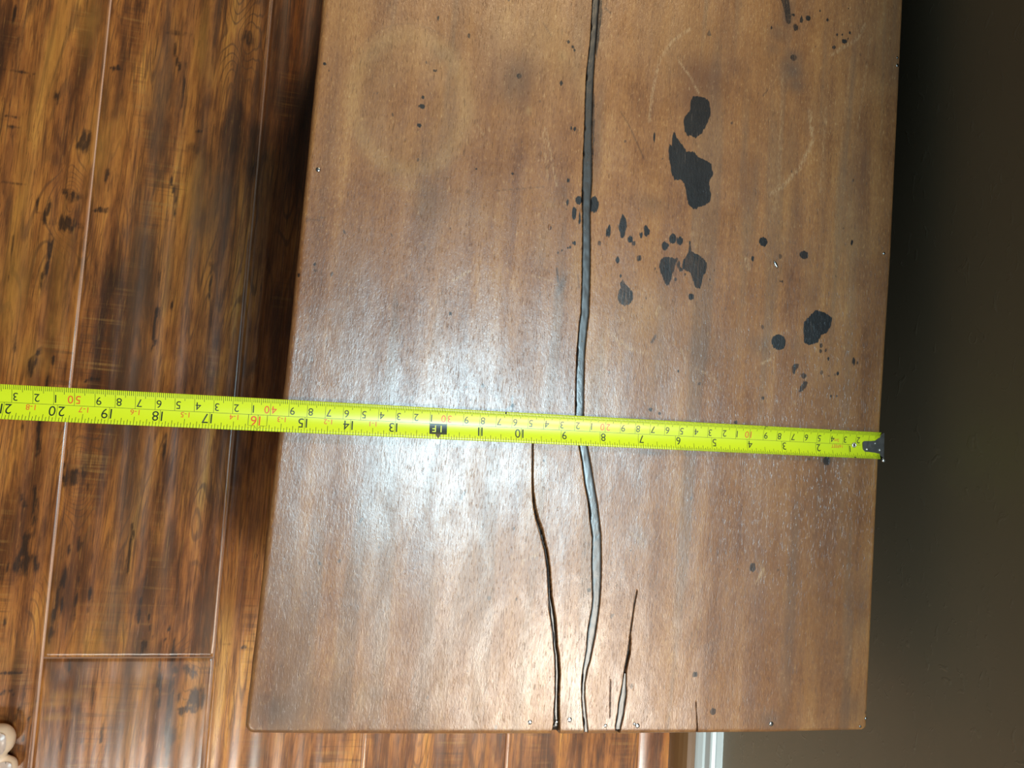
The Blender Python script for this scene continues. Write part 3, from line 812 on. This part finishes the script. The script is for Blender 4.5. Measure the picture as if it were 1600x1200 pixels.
top_v = np.stack([TX, TY, TZ], -1).reshape(-1, 3)
fc = [grid_faces(NU, NV)]
ringi = np.concatenate([np.arange(NU) * NV, (NU - 1) * NV + np.arange(1, NV), np.arange(NU - 2, -1, -1) * NV + NV - 1, np.arange(NV - 2, 0, -1)])
cxy = top_v[ringi].copy()
low1 = cxy.copy(); low1[:, 2] = TOP - 0.022
kk = len(ringi); b0 = len(top_v)
ii = np.arange(kk); jj = (ii + 1) % kk
fc.append(np.stack([ringi[jj], ringi[ii], b0 + ii, b0 + jj], 1))
cen = cxy.mean(0)
low2 = low1.copy(); low2[:, :2] = cen[:2] + (low1[:, :2] - cen[:2]) * 0.88
fc.append(np.stack([b0 + jj, b0 + ii, b0 + kk + ii, b0 + kk + jj], 1))
me = from_np('tabletop', np.concatenate([top_v, low1, low2]), np.concatenate(fc))
pad = np.zeros(2 * kk)
for nme, arr, pv in (('stain', stain, 12), ('stain_strength', stren, 0), ('soft', soft, 0), ('pale', pale, 0), ('red', red, 0), ('scratch', scratch, 0), ('dark_line', dark_line, 0), ('groove', groove, 0)):
    attr(me, nme, np.concatenate([arr.ravel(), pad + pv]))
tabletop = link('tabletop', me, M_TABLE, TBL)

# panels under the top
X0, X1, Y0, Y1 = -0.012, 0.350, -0.158, Y_END - 0.016
for lo, hi in (((X0, Y0, 0), (X0 + .018, Y1, TOP - .022)), ((X1 - .018, Y0, 0), (X1, Y1, TOP - .022))):
    b_ = bmesh.new(); box(b_, lo, hi); bmesh.ops.bevel(b_, geom=list(b_.edges), offset=.0015, segments=2, affect='EDGES')
    from_bm('side_panel', b_, M_SIDE, TBL)
for lo, hi in (((X0 + .018, Y0, .0), (X1 - .018, Y0 + .018, TOP - .022)), ((X0 + .018, Y1 - .018, 0), (X1 - .018, Y1, TOP - .022))):
    b_ = bmesh.new(); box(b_, lo, hi); bmesh.ops.bevel(b_, geom=list(b_.edges), offset=.0015, segments=2, affect='EDGES')
    from_bm('end_panel', b_, M_SIDE, TBL)


def ribbon(name, rv, y0, y1, inset_l, inset_r, drop, label, seed, dome=0.0002):
    yy, l, r = RIV[rv]
    s = (yy >= y0) & (yy <= y1)
    yy, l, r = yy[s], l[s], r[s]
    il = inset_l + 0.00022 * (smooth_noise(yy * 320, yy * 0 + seed, seed)); ir = inset_r + 0.00020 * (smooth_noise(yy * 260, yy * 0 + 2.2, seed + 1))
    cut = 0.0007 * np.clip((smooth_noise(yy * 120, yy * 0 + 5, seed + 5) - 0.78) * 5, 0, 1)
    l2, r2 = l + il + cut, r - ir
    c_ = (l2 + r2) / 2; w = np.maximum(r2 - l2, 0.0002)
    rows = []
    nx = 9
    for k in range(nx):
        t = k / (nx - 1)
        x = c_ - w / 2 + t * w
        edge = (2 * t - 1) ** 2
        z = TOP - drop + dome * (1 - edge ** 3) + 0.00010 * (smooth_noise(x * 500, yy * 260, seed + 9) - 0.5)
        rows.append(np.stack([x, yy, z], -1))
    for x, z in ((c_ + w / 2, TOP - drop - .0015), (c_ - w / 2, TOP - drop - .0015)):
        rows.append(np.stack([x, yy, np.full_like(yy, z)], -1))
    G = np.array(rows); nu, nv = G.shape[:2]
    f = [grid_faces(nu, nv)]
    j = np.arange(nv - 1)
    a = (nu - 1) * nv + j
    f.append(np.stack([a, j, j + 1, a + 1], 1))
    me = from_np(name, G.reshape(-1, 3), np.concatenate(f))
    o = link(name, me, M_FILL, TBL); o['label'] = label
    return o


yb = at(900, 1147)[1]
ribbon('crack_filler', 'river', yb + .0006, 0.36, .00012, .00012, .00035, 'black glossy filler in the longest, middle crack', 3)
ribbon('crack_filler', 'right', at(970, 1140)[1], at(978, 1052)[1], .00012, .00012, .0004, 'short black filler in the right-hand crack', 13)
ribbon('crack_filler', 'left', at(868, 1136)[1], at(849, 835)[1], .0004, .0011, .0009, 'thin black sliver in the left-hand crack', 23, .0003)


def disc(bm, c, r, h, z, seg=14, squash=1.0, rot=0.0):
    prof = [(1.0, 0.0), (0.96, h * .55), (0.75, h * .9), (0.35, h), (0.0, h)]
    rings = []
    for q_, dz in prof[:-1]:
        rings.append([bm.verts.new((c[0] + r * q_ * (math.cos(a) * math.cos(rot) * squash - math.sin(a) * math.sin(rot)), c[1] + r * q_ * (math.cos(a) * math.sin(rot) * squash + math.sin(a) * math.cos(rot)), z + dz)) for a in np.linspace(0, 2 * math.pi, seg, endpoint=False)])
    top_ = bm.verts.new((c[0], c[1], z + h))
    for a_, b_ in zip(rings[:-1], rings[1:]):
        for i in range(seg):
            bm.faces.new((a_[i], a_[(i + 1) % seg], b_[(i + 1) % seg], b_[i]))
    for i in range(seg):
        bm.faces.new((rings[-1][i], rings[-1][(i + 1) % seg], top_))


for px, py, r in [(497, 265, .0014), (890, 1124.5, .0015), (946, 1134, .0011), (996, 1134, .0015), (991, 1131, .001), (828, 1128.5, .0014), (869.5, 1128, .001), (1205, 1131, .0016), (1353, 1122.5, .001), (1344, 1135, .0009), (1402, 102, .0013), (1402, 90, .0009), (1381, 396, .0011)]:
    bm = bmesh.new(); p = at(px, py); disc(bm, p, r, .0005, TOP - .0001)
    from_bm('nail', bm, M_NAIL, TBL, True)
for px, py, r, rot in [(1212, 413, .0030, 0.6), (858, 355, .0022, 0.0)]:
    bm = bmesh.new(); p = at(px, py); disc(bm, p, r, .0007, TOP - .0001, squash=.36, rot=rot)
    o = from_bm('metal_fleck' if px > 1000 else 'wood_chip', bm, M_NAIL if px > 1000 else m_flat('chip_brown', (.22, .10, .05), .4), TBL, True)

# ------------------------------------------------------------------ tape measure
TAPE = thing('tape_measure', 'bright yellow tape measure blade laid across the wooden table top, hook at the right edge', 'tape measure', tuple(at(1375.5, 697, H_TOP)))
tp0 = at(1375.0, 696.5)[:2]; tp1 = at(0, 627.5)[:2]
tdir = (tp1 - tp0) / np.linalg.norm(tp1 - tp0)
tn = np.array([-tdir[1], tdir[0]])
if tn[1] < 0:
    tn = -tn                                       # +t is towards the upper edge of the picture
WID, SAG = 0.0182, 0.0020
LEN = 0.66
TINV = Matrix.Translation(-Vector(TAPE.location))


def tape_pt(s, t, off=0.0):
    x, y = tp0[0] + tdir[0] * s + tn[0] * t, tp0[1] + tdir[1] * s + tn[1] * t
    over = max(0.0, s - 0.405)
    k = min(max((s - 0.18) / 0.22, 0.0), 1.0)
    z = TOP + 0.0009 + 0.0022 * k * k * (3 - 2 * k) + SAG * (2 * t / WID) ** 2 + off - 0.10 * over * over
    return (x, y, z)


def tape_loc(p):
    return (p[0] - TAPE.location[0], p[1] - TAPE.location[1], p[2] - TAPE.location[2])


bm = bmesh.new(); rows = []
NT_ = 13
for s in np.linspace(0.0015, LEN, 132):
    rows.append([bm.verts.new(tape_loc(tape_pt(s, t))) for t in np.linspace(-WID / 2, WID / 2, NT_)])
low = [[bm.verts.new(v.co - Vector((0, 0, .00018))) for v in row] for row in rows]
for A, flip in ((rows, False), (low, True)):
    for r0, r1 in zip(A[:-1], A[1:]):
        for i in range(NT_ - 1):
            q4 = (r0[i], r0[i + 1], r1[i + 1], r1[i]); bm.faces.new(q4[::-1] if flip else q4)
for i in (0, NT_ - 1):
    for k in range(len(rows) - 1):
        bm.faces.new((rows[k][i], rows[k + 1][i], low[k + 1][i], low[k][i]))
for k in (0, -1):
    for i in range(NT_ - 1):
        bm.faces.new((rows[k][i], rows[k][i + 1], low[k][i + 1], low[k][i]))
blade = from_bm('blade', bm, M_BLADE, TAPE, True)

PR = 0.00006


def strip(bm, pts, hw, off=PR):
    """thin printed line through (s,t) points, half width hw"""
    pts = [np.array(p, float) for p in pts]
    L_, R__ = [], []
    for i, p in enumerate(pts):
        d = pts[min(i + 1, len(pts) - 1)] - pts[max(i - 1, 0)]; d /= np.linalg.norm(d) + 1e-12
        n = np.array([-d[1], d[0]]) * hw
        L_.append(bm.verts.new(tape_loc(tape_pt(*(p + n), off)))); R__.append(bm.verts.new(tape_loc(tape_pt(*(p - n), off))))
    for i in range(len(pts) - 1):
        f = bm.faces.new((L_[i], R__[i], R__[i + 1], L_[i + 1]))


def quad(bm, s0, s1, t0, t1, off=PR):
    nt = 6
    g = [[bm.verts.new(tape_loc(tape_pt(s, t, off))) for t in np.linspace(t0, t1, nt)] for s in (s0, s1)]
    for i in range(nt - 1):
        bm.faces.new((g[0][i], g[0][i + 1], g[1][i + 1], g[1][i]))


def vline(bm, s, t0, t1, hw):
    n = max(2, int(abs(t1 - t0) / .0015) + 1)
    strip(bm, [(s, t) for t in np.linspace(t0, t1, n)], hw)


HWID = WID / 2
TC = -0.0002                                       # printed middle line
ticks = bmesh.new()
strip(ticks, [(s, TC) for s in np.linspace(.016, LEN, 120)], .00009)
mm = int(LEN * 1000)
for k in range(2, mm):
    s = k / 1000
    if k % 10 == 0:
        vline(ticks, s, HWID, TC, .00010)
    elif k % 5 == 0:
        vline(ticks, s, HWID, HWID - .0037, .00012)
    else:
        vline(ticks, s, HWID, HWID - .0025, .00013)
IN = 0.0254
k = 1
while k / 32 * IN < LEN:
    s = k / 32 * IN
    if k % 32 == 0:
        vline(ticks, s, -HWID, TC, .00010)
    elif k % 16 == 0:
        vline(ticks, s, -HWID, -HWID + .0046, .00013)
    elif k % 8 == 0:
        vline(ticks, s, -HWID, -HWID + .0036, .00013)
    elif k % 4 == 0:
        vline(ticks, s, -HWID, -HWID + .0029, .00013)
    elif k % 2 == 0:
        vline(ticks, s, -HWID, -HWID + .0022, .00013)
    elif s < 6 * IN:
        vline(ticks, s, -HWID, -HWID + .0015, .00010)
    k += 1
# outlined box and arrow at 16 in
s16 = 16 * IN
strip(ticks, [(s16 - .0050, TC), (s16 - .0050, -HWID + .0028), (s16 - .0016, -HWID + .0028), (s16, -HWID + .0004), (s16 + .0016, -HWID + .0028), (s16 + .0050, -HWID + .0028), (s16 + .0050, TC)], .00012)

_cache = {}


def glyph(txt):
    if txt not in _cache:
        cu = bpy.data.curves.new('glyph', 'FONT'); cu.body = txt; cu.size = 1.0; cu.resolution_u = 3; cu.fill_mode = 'FRONT'
        cu.offset = 0.0
        ob = bpy.data.objects.new('glyph', cu); COL.objects.link(ob)
        dg = bpy.context.evaluated_depsgraph_get(); dg.update()
        m_ = bpy.data.meshes.new_from_object(ob.evaluated_get(dg))
        vs = np.array([v.co[:2] for v in m_.vertices]); fs = [tuple(p.vertices) for p in m_.polygons]
        bpy.data.objects.remove(ob); bpy.data.curves.remove(cu); bpy.data.meshes.remove(m_)
        _cache[txt] = (vs, fs)
    return _cache[txt]


def text(bm, txt, s, t, h, anchor='c', sx=1.0, off=PR * 1.5):
    """digits read from the hook outwards, feet towards the metric edge: s grows along the line, -t is up"""
    vs, fs = glyph(txt)
    lo, hi = vs.min(0), vs.max(0)
    k = h / 0.69
    x = (vs[:, 0] - lo[0]) * k * sx; w = (hi[0] - lo[0]) * k * sx
    x -= {'c': w / 2, 'l': 0, 'r': w}[anchor]
    y = vs[:, 1] * k
    bv = [bm.verts.new(tape_loc(tape_pt(s + a, t - b, off))) for a, b in zip(x, y)]
    for f in fs:
        try:
            bm.faces.new([bv[i] for i in f])
        except ValueError:
            pass


blk = bmesh.new()


def numeral(ink, *args, **kw):
    bm_n = bmesh.new(); text(bm_n, *args, **kw)
    o_ = from_bm('numeral', bm_n, {'r': M_REDP, 'k': M_BLACK, 'y': M_YELP}[ink], blade)
    if ink == 'r':
        o_['label'] = 'red printed numeral'


hcm = .0042
tb = TC + .0010 + hcm                            # foot line of the centimetre digits
for c_ in range(2, int(LEN * 100)):
    s = c_ / 100
    if c_ % 10 == 0:
        numeral('r', str(c_ // 10), s - .0006, tb, hcm, 'r'); numeral('r', '0', s + .0006, tb, hcm, 'l')
    elif c_ > 1:
        numeral('k', str(c_ % 10), s - .0006, tb, hcm, 'r')
hin = .0052
ti = TC - .0008                                    # foot line of the inch digits
for n_ in range(1, int(LEN / IN)):
    s = n_ * IN
    if n_ == 12:
        continue
    bm_ = 'r' if n_ == 16 else 'k'
    if n_ < 10:
        numeral(bm_, str(n_), s - .0006, ti, hin * (0.82 if n_ == 1 else .92), 'r')
    else:
        numeral(bm_, str(n_)[0], s - .0006, ti, hin, 'r'); numeral(bm_, str(n_)[1], s + .0006, ti, hin, 'l')
    if n_ > 12:
        numeral('r', '1-%d' % (n_ - 12), s + IN / 2, ti + .0003, .0029, 'c')
# black foot flag at 12 in
s12 = 12 * IN
quad(blk, s12 - .0052, s12 + .0052, TC, -HWID + .0028)
vs3 = [blk.verts.new(tape_loc(tape_pt(s12 + a, t, PR))) for a, t in ((-.0018, -HWID + .0030), (.0018, -HWID + .0030), (0, -HWID + .0002))]
blk.faces.new(vs3)
numeral('y', '1', s12 - .0014, ti - .0001, .0040, 'r', off=PR * 3); numeral('y', 'F', s12 + .0014, ti - .0001, .0040, 'l', off=PR * 3)
numeral('r', '5m', .0350, TC + .0034, .0022, 'c'); numeral('r', '16FEET', .0345, TC - .0005, .0022, 'c', .95)
for s, t0, t1, w in ((.0406, HWID - .0001, HWID - .0010, .0004), (.0898, HWID - .0001, HWID - .0021, .00022), (.0888, HWID - .0001, HWID - .0006, .0004), (.0215, -HWID + .0001, -HWID + .0007, .0009), (.2645, HWID, HWID - .0014, .0003)):
    nk = bmesh.new(); quad(nk, s - w, s + w, t0, t1, PR * 2); from_bm('ink_mark', nk, M_BLACK, blade)
o = from_bm('ruling', ticks, M_BLACK, blade); o['kind'] = 'stuff'
o = from_bm('foot_flag', blk, M_BLACK, blade); o['label'] = 'black foot flag at the twelve inch mark'
for ob_ in list(blade.children):                   # printed faces must look up
    me_ = ob_.data
    b_ = bmesh.new(); b_.from_mesh(me_)
    for f_ in b_.faces:
        if f_.normal.z < 0:
            f_.normal_flip()
    b_.to_mesh(me_); b_.free()

# hook
bm = bmesh.new()


def slab(bm, outline, z_of, th):
    up = [bm.verts.new(tape_loc((*xy, z))) for xy, z in ((pt[:2], z_of(pt)) for pt in outline)]
    dn = [bm.verts.new(v.co - Vector((0, 0, th))) for v in up]
    bm.faces.new(up); bm.faces.new(dn[::-1])
    for i in range(len(up)):
        j_ = (i + 1) % len(up); bm.faces.new((up[i], dn[i], dn[j_], up[j_]))


def st(s, t):
    p = tape_pt(s, t); return (p[0], p[1])


zh = TOP + .0009 + .0007
slab(bm, [st(.0150, .0012), st(.0140, .0026), st(.0050, .0030), st(.0040, .0040), st(-.0010, .0086), st(-.0016, .0086), st(-.0016, -.0076), st(-.0010, -.0076), st(.0042, -.0048), st(.0128, -.0046), st(.0145, -.0030)], lambda p: zh, .0008)
bmesh.ops.bevel(bm, geom=[e for e in bm.edges], offset=.0002, segments=2, affect='EDGES')
hook = from_bm('end_hook', bm, M_STEEL, TAPE)
# the flange bent down over the table edge, splaying outwards, with a lug at the lower corner
bm = bmesh.new()
fl_pts = [(.0088, 0), (.0088, -.004), (.0070, -.0095), (-.0060, -.0095), (-.0098, -.004), (-.0088, 0)]
up = []
for th in (-.0012, -.0022):
    up.append([bm.verts.new(tape_loc((*st(th + .25 * z, t), zh - .0002 + z))) for t, z in fl_pts])
bm.faces.new(up[0]); bm.faces.new(up[1][::-1])
for i in range(len(fl_pts)):
    j_ = (i + 1) % len(fl_pts); bm.faces.new((up[0][i], up[1][i], up[1][j_], up[0][j_]))
from_bm('hook_flange', bm, M_STEEL, TAPE)
bm = bmesh.new()
p_ = st(-.0036, -.0100)
disc(bm, tape_loc((*p_, 0)), .0014, .0010, zh - .0026 - TAPE.location[2], 12)
from_bm('hook_lug', bm, M_BRIGHT, TAPE, True)
for s, t, r in ((.0114, -.0028, .0009), (.0014, -.0030, .0010), (.0052, .0014, .0006)):
    bm = bmesh.new(); disc(bm, tape_loc((*st(s, t), 0)), r, .0006, zh - .0001 - TAPE.location[2], 12)
    from_bm('rivet', bm, M_BRIGHT, TAPE, True)
# eyelet ring punched through the blade
bm = bmesh.new()
ce = st(.0212, -.0004); zc = tape_pt(.0212, -.0004)[2]
seg, sg2 = 24, 8
rr_ = [[bm.verts.new(tape_loc((ce[0] + (.0013 + .0005 * math.cos(b)) * math.cos(a), ce[1] + (.0013 + .0005 * math.cos(b)) * math.sin(a), zc + .0002 + .0004 * math.sin(b)))) for b in np.linspace(0, 2 * math.pi, sg2, endpoint=False)] for a in np.linspace(0, 2 * math.pi, seg, endpoint=False)]
for i in range(seg):
    for j in range(sg2):
        bm.faces.new((rr_[i][j], rr_[(i + 1) % seg][j], rr_[(i + 1) % seg][(j + 1) % sg2], rr_[i][(j + 1) % sg2]))
from_bm('eyelet', bm, M_BRIGHT, TAPE, True)
bm = bmesh.new(); disc(bm, tape_loc((*ce, 0)), .0009, .0001, zc + .00005 - TAPE.location[2], 14)
from_bm('eyelet_hole', bm, M_SUB, TAPE)

# ------------------------------------------------------------------ person: bare right foot at the lower left
foot_o = at(0, 1168, 0.0)
PER = thing('person', 'bare right foot of a person standing on the plank floor, toes pointing to the table', 'person', (foot_o[0] - .10, foot_o[1] - .01, 0))


def ball(bm, c, r, seg=16):
    m_ = Matrix.Translation(Vector(c)) @ Matrix.Diagonal((r[0], r[1], r[2], 1.0))
    bmesh.ops.create_uvsphere(bm, u_segments=seg, v_segments=seg // 2 + 2, radius=1.0, matrix=m_)


def chain(bm, pts, n=7):
    for (a, ra), (b, rb) in zip(pts[:-1], pts[1:]):
        for k in range(n + 1):
            t = k / n
            ball(bm, [a[i] + (b[i] - a[i]) * t for i in range(3)], [ra[i] + (rb[i] - ra[i]) * t for i in range(3)])


# local frame: x forward (towards the table), y to the person's left (up in the picture); origin on the floor
tipB = at(24.5, 1156, 0.012); tipS = at(28.5, 1199, 0.010)
ox, oy = PER.location[0], PER.location[1]
b1 = (tipB[0] - ox - .0125, tipB[1] - oy); b2 = (tipS[0] - ox - .0090, tipS[1] - oy)
bm = bmesh.new()
toe_x = [b1[0], b2[0], b2[0] - .010, b2[0] - .024, b2[0] - .042]
toe_y = [b1[1], b2[1], b2[1] - .0185, b2[1] - .036, b2[1] - .052]
toe_r = [.0142, .0098, .0092, .0086, .0082]
for x, y, r in zip(toe_x, toe_y, toe_r):
    root = (x - .050 - (.006 if r > .012 else 0), y * .92 - .004, .018)
    mid = (x - .020, y, r * 1.15)
    chain(bm, [((x, y, r * .88), (r * .92, r, r * .84)), (mid, (r * .95, r * .92, r * .95)), (root, (r * 1.15, r * 1.1, r * 1.15))])
chain(bm, [((b1[0] - .060, b1[1] - .002, .020), (.022, .021, .020)), ((b1[0] - .130, b1[1] - .020, .034), (.030, .022, .026)), ((b1[0] - .205, b1[1] - .030, .040), (.030, .026, .034))], 12)
chain(bm, [((toe_x[3] - .045, toe_y[3], .016), (.022, .018, .016)), ((b1[0] - .135, b1[1] - .050, .026), (.030, .022, .024)), ((b1[0] - .205, b1[1] - .040, .030), (.030, .026, .030))], 12)
chain(bm, [((toe_x[2] - .045, toe_y[2] + .006, .022), (.024, .024, .017)), ((b1[0] - .130, b1[1] - .036, .036), (.030, .026, .026))], 12)
chain(bm, [((b1[0] - .232, b1[1] - .036, .030), (.028, .028, .030)), ((b1[0] - .205, b1[1] - .034, .075), (.032, .030, .034)), ((b1[0] - .212, b1[1] - .034, .14), (.031, .029, .04)), ((b1[0] - .222, b1[1] - .034, .24), (.044, .040, .05)), ((b1[0] - .225, b1[1] - .034, .33), (.054, .048, .05)), ((b1[0] - .215, b1[1] - .034, .43), (.050, .048, .05))], 10)
me = bpy.data.meshes.new('foot_tmp'); bm.to_mesh(me); bm.free()
tmp = bpy.data.objects.new('foot_tmp', me); COL.objects.link(tmp)
md = tmp.modifiers.new('r', 'REMESH'); md.mode = 'VOXEL'; md.voxel_size = .0022
md = tmp.modifiers.new('s', 'SMOOTH'); md.iterations = 10; md.factor = .5
dg = bpy.context.evaluated_depsgraph_get(); dg.update()
fm = bpy.data.meshes.new_from_object(tmp.evaluated_get(dg)); fm.name = 'leg_and_foot'
bpy.data.objects.remove(tmp)
co = np.empty(len(fm.vertices) * 3, np.float32); fm.vertices.foreach_get('co', co); co = co.reshape(-1, 3)
co[:, 2] = np.maximum(co[:, 2], 0.0)
fm.vertices.foreach_set('co', co.ravel()); fm.polygons.foreach_set('use_smooth', np.ones(len(fm.polygons), bool)); fm.materials.clear()
link('body', fm, M_SKIN, PER)
for k, (x, y, r) in enumerate(zip(toe_x, toe_y, toe_r)):
    bm = bmesh.new(); rows = []
    nl, nw = 9, 9
    for i in range(nl):
        a = i / (nl - 1)
        row = []
        for j in range(nw):
            b = j / (nw - 1) * 2 - 1
            wn = r * .70 * (1 - .25 * abs(2 * a - 1) ** 3)
            px_ = x - r * .62 + a * r * 1.25 - .0 + (-.12 * r * b * b if a > .5 else .10 * r * b * b)
            yy_ = y + wn * b
            # ride just above the toe's top
            ex, ey = (px_ - x) / (r * .98), (yy_ - y) / (r * 1.04)
            zt = r * .86 + r * .88 * math.sqrt(max(.02, 1 - .80 * max(ex, 0) ** 2 - .72 * ey * ey))
            row.append(bm.verts.new((px_, yy_, zt - .0002)))
        rows.append(row)
    for r0, r1 in zip(rows[:-1], rows[1:]):
        for j in range(nw - 1):
            bm.faces.new((r0[j], r1[j], r1[j + 1], r0[j + 1]))
    bmesh.ops.solidify(bm, geom=list(bm.faces), thickness=.0006)
    from_bm('toenail', bm, M_TOENAIL, PER, True)
